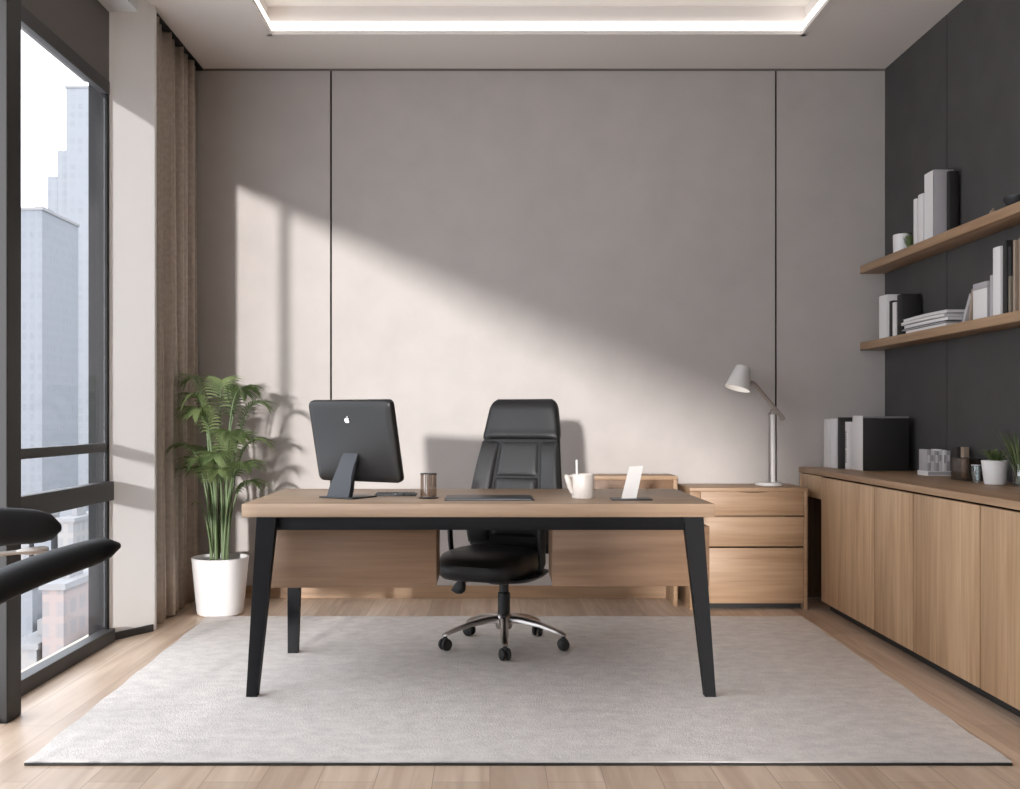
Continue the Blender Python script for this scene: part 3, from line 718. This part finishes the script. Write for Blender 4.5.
# ================================================================== LONG SIDEBOARD
SX = 1.856; SZ = .785
def sideboard():
    ys = [F*SX/(x-VX) for x in (821, 874, 913, 980)]
    ys = ys+[ys[-1]-.79, ys[-1]-.79-.45, ys[-1]-.79-.45-.61]
    yend = ys[4]-.004
    worktop = BM(); box(worktop, SX-.008, WR-.001, yend, WB-.001, SZ-.03, SZ, .002); w = obj('worktop', worktop, M_oakY)
    tag(w, 'long oak worktop over the row of cabinets on the charcoal wall', 'worktop')
    mats = [wood('door_oak', (.40, .25, .14), (.60, .41, .25), 'Z', off=2.1*k) for k in range(4)]
    labels = ['far wide flat oak cabinet door beside the dark niche', 'narrow flat-fronted oak cabinet', '', '', '', '']
    LB = ['flat oak cabinet under the worktop, next to the dark niche', 'narrowest flat oak cabinet under the worktop, second from the niche', 'wide flat oak cabinet under the worktop, third from the niche',
          'flat oak cabinet cut off by the right edge of the photo', 'flat oak cabinet nearer than the right edge of the photo', 'flat oak cabinet nearest the room door end of the worktop']
    for k in range(len(ys)-1):
        y1, y0 = ys[k], ys[k+1]
        if y1 < 3.2: continue
        t = thing('base_cabinet', LB[k], 'cabinet', ((SX+WR)/2, (y0+y1)/2, 0), group='flat oak cabinets under the worktop')
        b = BM(); box(b, SX+.021, WR-.002, y0+.001, y1-.001, .055, SZ-.0435, 0)
        obj('carcass', b, M_kick, t, smooth=False)
        b = BM(); box(b, SX, SX+.02, y0+.0058, y1-.0058, .052, SZ-.040, .0012); obj('door', b, mats[k % 4], t)
        b = BM(); box(b, SX+.05, WR-.01, y0+.001, y1-.001, 0, .0545); obj('plinth', b, M_kick, t, smooth=False)
    y1, y0 = WB-.016, ys[0]
    t = thing('niche_unit', 'dark open oak niche between the drawer cabinet and the flat cabinet doors', 'shelf unit', ((SX+WR)/2, (y0+y1)/2, 0))
    b = BM(); box(b, SX, SX+.02, y0+.002, y1, SZ-.165, SZ-.036, .001); obj('fascia', b, mats[0], t)
    b = BM(); box(b, SX+.03, WR-.002, y1-.012, y1, .01, SZ-.045); box(b, SX+.30, SX+.32, y0+.004, y1-.013, .01, SZ-.045); box(b, SX+.021, WR-.002, y0+.004, y1-.013, SZ-.165, SZ-.145); obj('lining', b, M_niche, t, smooth=False)
    b = BM(); box(b, SX-.008, SX+.02, y1-.012, y1+.0, 0.001, SZ-.036, .001); obj('end_post', b, mats[0], t)
sideboard()

# ================================================================== WALL SHELVES
SHX = px(860, WB)
def shelf(z, label):
    b = BM(); box(b, SHX, WR-.0005, 2.2, WB-.0005, z-.045, z, .002); o = obj('wall_shelf', b, M_oakY)
    tag(o, label, 'shelf')
Z1, Z2 = 1.985, 1.528
shelf(Z1, 'upper floating oak shelf on the charcoal wall'); shelf(Z2, 'lower floating oak shelf on the charcoal wall')

# books: standing, spine towards the room (-x). x0 front, y0..y1 thickness, z base, height, depth
def book(label, x0, y0, y1, z, h, d, cov, pages=None, group=None, name='book', cat='book', tilt=0, prt=False):
    """cover = back, front and spine boards; pages inside; all sizes in metres"""
    xm, ym = x0+d/2, (y0+y1)/2
    t = thing(name, label, cat, (xm, ym, z), 0, group)
    th = min(.003, (y1-y0)*.16)
    b = BM()
    hy = (y1-y0)/2; hd = d/2
    box(b, -hd, hd, -hy, -hy+th, 0, h, .0008); box(b, -hd, hd, hy-th, hy, 0, h, .0008)
    sp = []
    for k in range(7):
        f = -1+2*k/6; sp.append((-hd-.0035*(1-f*f), f*(hy-.0003)))
    sp2 = [(-hd+th, hy-.0003), (-hd+th, -hy+.0003)]
    prism(b, sp+sp2, .0004, h-.0004)
    c = obj('cover', b, cov, t, local=True)
    b = BM(); box(b, -hd+th+.0003, hd-.004, -hy+th+.0002, hy-th-.0002, .003, h-.003); obj('pages', b, pages or M_paper, t, local=True, smooth=False)
    if prt:
        b = BM()
        for k in range(13):
            if k in (5,): continue
            zz = h*(.14+.052*k); box(b, -hd-.0044, -hd-.002, -hy*.38+.002*(k % 3), hy*.30-.0015*(k % 2), zz, zz+h*.030)
        obj('spine_print', b, M_bblack, t, local=True, smooth=False)
    if tilt: t.rotation_euler = (tilt, 0, 0)
    return t
def YX(xpx, X): return F*X/(xpx-VX)

# --- on the worktop, far end
e = SZ+.0006
G = 'books on the worktop'
book('far white book of the pair at the wall end of the worktop', 1.99, 5.96, 6.045, e, .285, .20, M_paper, group=G)
book('second white book at the wall end of the worktop, touching its twin', 2.00, 5.868, 5.957, e, .288, .20, M_paper, group=G)
book('black binder standing between white books on the worktop', 2.01, 5.815, 5.862, e, .295, .22, M_bblack, group=G)
book('slim white book with dark lettering on its spine on the worktop', 2.035, 5.765, 5.810, e, .27, .20, M_paper, prt=True, group=G)
def boxfile():
    x0, x1, y0, y1, h = px(863, 5.60), px(909, 5.60), 5.60, 5.752, .300
    t = thing('box_file', 'big square black box with a white spine on the worktop', 'box file', ((x0+x1)/2, (y0+y1)/2, e))
    b = BM(); box(b, x0, x1, y0, y1, e, e+h-.010, .0015); obj('case', b, M_bblack, t)
    b = BM(); box(b, x0-.004, x0-.0003, y0-.001, y1, e, e+h+.004, .001); obj('spine', b, M_paper, t)
    b = BM(); box(b, x0, x1, y0-.001, y1, e+h-.009, e+h, .001); obj('lid', b, M_bgrey, t)
boxfile()
def small_stack():
    Y = 5.12; x0, x1 = px(926, Y), px(950, Y)
    t = thing('flat_book', 'small white book lying flat under the block of little booklets', 'book', ((x0+x1)/2, Y+.04, e))
    b = BM(); box(b, x0, x1, Y-.02, Y+.10, e, e+.004, .001); box(b, x0, x1, Y-.02, Y+.10, e+.020, e+.024, .001); box(b, x0-.001, x0+.003, Y-.02, Y+.10, e+.001, e+.023); obj('cover', b, M_paper, t)
    b = BM(); box(b, x0+.003, x1-.003, Y-.017, Y+.097, e+.004, e+.020); obj('pages', b, M_pgrey, t, smooth=False)
    zz = e+.0246; n = 6; w = (x1-x0)/n
    LB = ['leftmost', 'second', 'third', 'fourth', 'fifth', 'rightmost']
    for k in range(n):
        c = M_pgrey if k in (0, 2, 5) else M_paper
        bx = x0+k*w
        t = thing('booklet', LB[k]+' little booklet standing in the row on the small white book', 'booklet', (bx+w/2, Y, zz), group='little booklets on the worktop')
        b = BM(); box(b, bx+.0006, bx+w-.0006, Y-.010+.004*(k % 2), Y+.085, zz, zz+.108-.003*(k % 3), .0012); o = obj('cover', b, c, t)
        b = BM(); box(b, bx+w*.2, bx+w*.8, Y-.0106+.004*(k % 2), Y-.0096+.004*(k % 2), zz+.04+.01*(k % 2), zz+.08); obj('label_patch', b, M_pgrey if c is M_paper else M_paper, t, smooth=False)
small_stack()
book('small black book beside the little booklets on the worktop', 2.285, 4.965, 5.005, e, .150, .05, M_bblack, group=G)
book('small book with a tan and white spine left of the smoked glass box', 2.30, 4.925, 4.955, e, .150, .028, M_btan, group=G)
def glass_box():
    x0, x1, y0, y1 = 2.20, 2.32, 4.68, 4.84
    t = thing('glass_box', 'low smoked glass box on the worktop between books and planter', 'box', ((x0+x1)/2, (y0+y1)/2, e))
    b = BM(); h = .10
    for a in ((x0, x1, y0, y0+.004), (x0, x1, y1-.004, y1), (x0, x0+.004, y0+.004, y1-.004), (x1-.004, x1, y0+.004, y1-.004)): box(b, *a, e+.004, e+h)
    obj('walls', b, M_smoke, t, smooth=False)
    b = BM(); box(b, x0-.002, x1+.002, y0-.002, y1+.002, e, e+.004, .001); obj('base', b, M_gun, t)
    b = BM()
    for a in ((x0, x0+.003, y0, y1), (x1-.003, x1, y0, y1), (x0, x1, y0, y0+.003), (x0, x1, y1-.003, y1)): box(b, *a, e+h, e+h+.003)
    obj('rim', b, M_gun, t, smooth=False)
    for q, (xx, yy) in enumerate(((2.205, 4.60), (2.175, 4.54))):
        t = thing('drinking_glass', ('far', 'near')[q]+' small clear drinking glass between the smoked box and white planter', 'glass', (xx, yy, e), group='small clear glasses')
        b = BM(); lathe(b, [(.001, 0), (.015, 0), (.019, .03), (.020, .078), (.0185, .078), (.0175, .03), (.014, .005), (.001, .005)], xx, yy, e, 24, closed=True); obj('bowl', b, M_clear, t)
        b = BM(); lathe(b, [(.0182, .078), (.0204, .078), (.0204, .080), (.0182, .080)], xx, yy, e, 24, closed=True); obj('rim', b, M_pgrey, t)
glass_box()
def blades(b, cx, cy, z, n, h, spread, w, seed, droop=.3):
    random.seed(seed)
    for k in range(n):
        a = random.uniform(0, 2*PI); s = random.uniform(.2, 1)*spread; hh = h*random.uniform(.6, 1)
        d = Vector((math.cos(a), math.sin(a), 0)); sd = Vector((-d.y, d.x, 0)); p0 = Vector((cx, cy, z))+d*s*.15; prev = None
        for j in range(6):
            f = j/5; p = p0+d*s*f**1.4+Vector((0, 0, hh*(f-droop*f**3))); ww = w*(1-f)**.6+.0003
            row = (b.verts.new(p-sd*ww), b.verts.new(p+sd*ww))
            if prev: b.faces.new((prev[0], prev[1], row[1], row[0]))
            prev = row
def planter():
    Y = 4.45; x = px(995, Y); t = thing('succulent_planter', 'small white tapered planter with a spiky green plant on the worktop', 'potted plant', (x, Y, e))
    b = BM(); lathe(b, [(0, 0), (.040, 0), (.044, .004), (.056, .104), (.0545, .106), (.052, .104), (.049, .09), (0, .09)], x, Y, e, 36); obj('pot', b, M_pot, t)
    b = BM(); blades(b, x, Y, e+.088, 90, .10, .085, .0045, 3); obj('foliage', b, M_leaf, t)
    Y = 4.32; x = px(1021, Y); t = thing('grass_vase', 'clear glass vase of green grass cut off by the right edge', 'vase', (x, Y, e))
    b = BM(); lathe(b, [(.001, 0), (.030, 0), (.034, .05), (.030, .13), (.034, .15), (.031, .15), (.027, .13), (.031, .05), (.027, .006), (.001, .006)], x, Y, e, 32, closed=True); obj('vase', b, M_clear, t)
    b = BM(); blades(b, x, Y, e+.008, 70, .30, .10, .0045, 5, .15); obj('grass', b, M_leaf, t)
planter()

# --- upper shelf
e1 = Z1+.0006; FX = SHX+.025; G1 = 'books on the upper shelf'
def shelf_pot():
    Y = YX(903, 2.295); x = 2.292
    t = thing('cactus_pot', 'tiny white pot with green moss on the upper shelf', 'potted plant', (x, Y, e1))
    b = BM(); lathe(b, [(0, 0), (.044, 0), (.048, .004), (.050, .108), (.047, .110), (.045, .10), (0, .10)], x, Y, e1, 30); obj('pot', b, M_pot, t)
    b = BM(); blades(b, x+.012, Y-.038, e1+.10, 60, .03, .03, .003, 8, .5); blades(b, x+.012, Y-.066, e1+.001, 130, .125, .035, .0045, 9, .2); obj('foliage', b, M_leaf, t)
shelf_pot()
def ysp(xa, xb, X): return YX(xb, X), YX(xa, X)
y0, y1 = ysp(913.5, 916.5, FX); book('thinnest white book on the upper shelf, right of the tiny pot', FX, y0, y1, e1, .245, .10, M_paper, group=G1)
y0, y1 = ysp(918, 923, FX); book('medium white book on the upper shelf beside the grey slipcase', FX, y0, y1, e1, .255, .10, M_paper, group=G1)
y0, y1 = ysp(925, 934, FX); book('tall thick slipcase with white spine and grey side on the upper shelf', FX, y0, y1, e1, .345, .10, M_pgrey, M_pgrey, group=G1)
b = BM(); box(b, FX-.0045, FX-.0037, y0+.003, y1-.003, e1+.003, e1+.342)
o = obj('spine_sleeve', b, M_paper); o.parent = S.objects[[n.name for n in S.objects if n.name.startswith('book')][-1]]; o.matrix_parent_inverse = Matrix.Translation(-Vector(o.parent.location))
y0b = y0; book('black book right behind the grey slipcase on the upper shelf', FX+.062, y0b-.036, y0b-.004, e1, .33, .045, M_bblack, group=G1)
def bowl():
    X = 2.30; Y = YX(1018, X)
    t = thing('bowl', 'dark shallow bowl on the upper shelf, cut off by the right edge', 'bowl', (X, Y, e1))
    b = BM(); lathe(b, [(.001, 0), (.026, 0), (.030, .006), (.058, .040), (.061, .055), (.058, .055), (.053, .040), (.026, .012), (.001, .010)], X, Y, e1, 32, closed=True); obj('bowl_body', b, M_gun, t)
    b = BM(); lathe(b, [(0, 0), (.022, .0), (.026, .02), (.016, .04), (0, .045)], X, Y, e1+.0105, 16); obj('lid_knob', b, M_bolive, t)
    X = 2.27; Y = YX(993, X)
    b = BM(); lathe(b, [(0, 0), (.016, 0), (.018, .012), (.012, .026), (.005, .030), (.004, .038), (0, .039)], X, Y, e1, 20)
    tag(obj('wooden_knob', b, M_btan), 'tiny tan wooden ornament on the upper shelf left of the dark bowl', 'ornament')
bowl()

# --- lower shelf
e2 = Z2+.0006; G2 = 'books on the lower shelf'
FY = SHX+.02
y0, y1 = ysp(879, 887, FY+.0); y1 = min(y1, WB-.008); book('thick pale book at the wall end of the lower shelf', FY, y0, y1, e2, .245, .10, M_paper, group=G2)
book('dark book on the lower shelf behind the thick pale one', FY+.012, y0-.05, y0-.004, e2, .205, .10, M_bblack, group=G2)
ya = y0-.054; book('slim white book between dark ones on the lower shelf', FY+.008, ya-.05, ya-.004, e2, .19, .10, M_paper, group=G2)
ya -= .054; book('dark grey upright book next to the magazine pile on the lower shelf', FY+.012, ya-.075, ya-.004, e2, .225, .10, M_bblack, group=G2)
# magazine pile
yA, yB = YX(952, FY+.03), YX(905, FY+.03); yB = min(yB, ya-.085)
zc = e2; random.seed(4)
ML = ['bottom white magazine of the pile on the lower shelf', 'dark magazine second from the bottom of the pile on the lower shelf', 'pale magazine in the middle of the pile on the lower shelf',
      'grey magazine just below the top of the pile on the lower shelf', 'curved top magazine of the pile on the lower shelf']
for k, (th, c, ins) in enumerate(((.016, M_paper, .06), (.010, M_bblack, .0), (.018, M_pgrey, .02), (.014, M_paper, .0), (.016, M_pgrey, .02))):
    t = thing('magazine', ML[k], 'magazine', (FY+.06, (yA+yB)/2, zc), group='magazines piled on the lower shelf')
    a0, a1 = yA+.02*(k % 2), yB-ins; x0 = FY+.004*(k % 3)
    def slab(bm, z0, z1, gx):
        rs = []
        for j in range(11):
            f = j/10; yy = a0+gx+(a1-a0-2*gx)*f; dz = .004*math.sin(PI*f)*k/4 if k else 0
            rs.append([(x0+gx, yy, zc+z0+dz), (WR-.012-gx, yy, zc+z0+dz), (WR-.012-gx, yy, zc+z1+dz), (x0+gx, yy, zc+z1+dz)])
        rings(bm, rs)
    b = BM(); slab(b, 0, .0015, 0); slab(b, th-.0015, th, 0); obj('cover', b, c, t, smooth=False)
    b = BM(); slab(b, .0016, th-.0016, .002); obj('pages', b, M_paper if c is not M_bblack else M_pgrey, t, smooth=False)
    zc += th+.0018
# leaning books
yl = YX(962, FY)
book('grey book leaning on its neighbours at the right of the magazine pile', FY+.004, yl-.012, yl+.012, e2, .145, .10, M_pgrey, group=G2, tilt=math.radians(31))
book('thin cream book leaning beside the small white box on the lower shelf', FY+.004, yl-.070, yl-.058, e2, .150, .10, M_btan, group=G2, tilt=math.radians(12))
yl2 = YX(973, FY+.005)
def wbox():
    x0, x1, y0, y1 = FY, FY+.105, YX(987.5, FY), YX(973.5, FY)
    y1 = min(y1, yl-.082); t = thing('storage_box', 'small white box with a grey side on the lower shelf', 'box', ((x0+x1)/2, (y0+y1)/2, e2))
    b = BM(); box(b, x0, x1, y0, y1, e2, e2+.135, .002); obj('case', b, M_pgrey, t)
    b = BM(); box(b, x0-.003, x1, y0-.001, y1+.001, e2+.1353, e2+.165, .002); obj('lid', b, M_pgrey, t)
    b = BM(); box(b, x0-.003, x0-.0003, y0, y1, e2, e2+.135, .001); obj('front_label', b, M_paper, t)
    return y0
yw = wbox()
for xa, xb, h, c, dx, lab in ((989, 992.2, .200, M_pgrey, .004, 'thin grey book right of the small white box on the lower shelf'), (993, 1000.6, .325, M_paper, 0, 'tall white book on the lower shelf left of the black ones'),
                         (1001.4, 1005.2, .345, M_bblack, .006, 'tallest black book on the lower shelf beside the tall white one'), (1005.8, 1008.6, .31, M_bblack, .010, 'second black book on the lower shelf, right of the tallest'),
                         (1009, 1011, .17, M_bolive, -.002, 'short khaki book among the black books on the lower shelf'), (1011.4, 1013, .325, M_bblack, .008, 'black book between the khaki and tan books on the lower shelf'),
                         (1013.4, 1015, .33, M_btan, .0, 'thin tan book near the right edge on the lower shelf'), (1015.5, 1018, .33, M_bblack, .012, 'black book between two tan spines on the lower shelf'), (1018.5, 1025, .33, M_btan, .0, 'thick tan book cut by the right edge on the lower shelf')):
    y0, y1 = ysp(xa, xb, FY); book(lab, FY+dx, y0, y1, e2, h*.93, .10, c, group=G2)

# ================================================================== THE CITY OUTSIDE
GZ = -48.0
b = BM(); box(b, -900, 500, 60, 1500, GZ-1, GZ); gr = obj('city_ground', b, plain('street_ground', (.17, .17, .17), .9, noise=.15, nscale=.02), smooth=False); gr['kind'] = 'structure'
F1 = facade_mat('facade_haze_pale', (.160, .170, .185), (.142, .152, .168), 3.2, 3.6)  # distance haze is mixed into the pale, low-contrast facade colours
F2 = facade_mat('facade_haze_blue', (.140, .150, .168), (.122, .132, .150), 2.6, 3.4)
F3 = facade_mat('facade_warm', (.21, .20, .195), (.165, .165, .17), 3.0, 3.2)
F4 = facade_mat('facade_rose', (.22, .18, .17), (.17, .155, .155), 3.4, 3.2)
M_roof = plain('roof_grey', (.19, .19, .195), .9); M_roofr = plain('roof_red', (.21, .155, .14), .9)
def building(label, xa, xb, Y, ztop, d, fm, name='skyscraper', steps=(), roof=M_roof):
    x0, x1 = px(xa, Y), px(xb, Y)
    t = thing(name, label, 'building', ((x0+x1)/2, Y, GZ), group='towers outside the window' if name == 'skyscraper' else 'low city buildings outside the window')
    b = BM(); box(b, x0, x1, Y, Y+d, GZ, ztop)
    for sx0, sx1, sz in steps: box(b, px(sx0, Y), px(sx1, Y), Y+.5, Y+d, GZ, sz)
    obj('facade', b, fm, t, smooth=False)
    b = BM(); box(b, x0-.4, x1+.4, Y-.4, Y+d+.4, ztop, ztop+.9); box(b, x0+(x1-x0)*.3, x0+(x1-x0)*.6, Y+d*.3, Y+d*.6, ztop+.9, ztop+3.2); obj('roof', b, roof, t, smooth=False)
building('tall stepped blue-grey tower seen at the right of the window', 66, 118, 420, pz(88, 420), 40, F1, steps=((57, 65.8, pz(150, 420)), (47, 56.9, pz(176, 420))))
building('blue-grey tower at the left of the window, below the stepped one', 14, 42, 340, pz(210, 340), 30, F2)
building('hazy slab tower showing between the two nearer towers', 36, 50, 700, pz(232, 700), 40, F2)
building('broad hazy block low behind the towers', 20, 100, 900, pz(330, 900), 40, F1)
random.seed(11); k = 0
cols = ['grey', 'pale', 'rose', 'warm beige']
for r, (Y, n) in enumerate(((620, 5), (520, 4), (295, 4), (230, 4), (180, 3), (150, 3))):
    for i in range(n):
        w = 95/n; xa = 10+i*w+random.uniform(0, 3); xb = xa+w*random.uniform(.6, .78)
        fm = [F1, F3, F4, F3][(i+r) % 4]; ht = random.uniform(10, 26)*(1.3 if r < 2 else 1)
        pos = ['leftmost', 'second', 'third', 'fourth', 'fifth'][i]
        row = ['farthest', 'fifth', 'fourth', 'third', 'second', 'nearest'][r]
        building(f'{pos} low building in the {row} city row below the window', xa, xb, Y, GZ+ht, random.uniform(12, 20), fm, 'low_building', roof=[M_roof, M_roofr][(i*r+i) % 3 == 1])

# ================================================================== LIGHT
w = bpy.data.worlds.new('World'); S.world = w; w.use_nodes = True; nt = w.node_tree; L = nt.links
bg = nt.nodes['Background']; tc = nt.nodes.new('ShaderNodeTexCoord')
n = nt.nodes.new('ShaderNodeTexNoise'); n.inputs['Scale'].default_value = 3.0; n.inputs['Detail'].default_value = 6
mp = nt.nodes.new('ShaderNodeMapping'); mp.inputs['Scale'].default_value = (1, 1, 2.5)
L.new(tc.outputs['Generated'], mp.inputs['Vector']); L.new(mp.outputs['Vector'], n.inputs['Vector'])
r = nt.nodes.new('ShaderNodeValToRGB'); r.color_ramp.elements[0].position = .38; r.color_ramp.elements[1].position = .62
r.color_ramp.elements[0].color = (.80, .85, .91, 1); r.color_ramp.elements[1].color = (.96, .97, .98, 1)
L.new(n.outputs['Fac'], r.inputs['Fac']); L.new(r.outputs['Color'], bg.inputs['Color'])
bg.inputs['Strength'].default_value = 3.9
sd = bpy.data.lights.new('sun', 'SUN'); sd.energy = 3.9; sd.angle = math.radians(2.0); sd.color = (1, .95, .90)
so = bpy.data.objects.new('sun', sd); COL.objects.link(so)
d = Vector((.20, 1.0, -.099)).normalized()
so.rotation_euler = d.to_track_quat('-Z', 'Y').to_euler(); so.location = (-4, -12, 4)

# ================================================================== CAMERA
cd = bpy.data.cameras.new('camera'); cam = bpy.data.objects.new('camera', cd); COL.objects.link(cam)
cam.location = (0, 0, EYE); cam.rotation_euler = (PI/2, 0, 0)
cd.sensor_width = 36; cd.lens = F/1020*36; cd.shift_x = (510-VX)/1020; cd.shift_y = (VY-394.5)/1020; cd.clip_end = 3000; cd.clip_start = .05
S.camera = cam
S.view_settings.view_transform = 'Standard'; S.view_settings.look = 'None'; S.view_settings.gamma = 1; S.view_settings.use_curve_mapping = False
S.view_settings.exposure = 0.16
S.cycles.max_bounces = 12; S.cycles.diffuse_bounces = 8; S.cycles.transparent_max_bounces = 16
S.cycles.caustics_reflective = False; S.cycles.caustics_refractive = False
try: S.cycles.use_denoising = True
except Exception: pass
for o in S.objects:
    if '_loc' in o: del o['_loc']
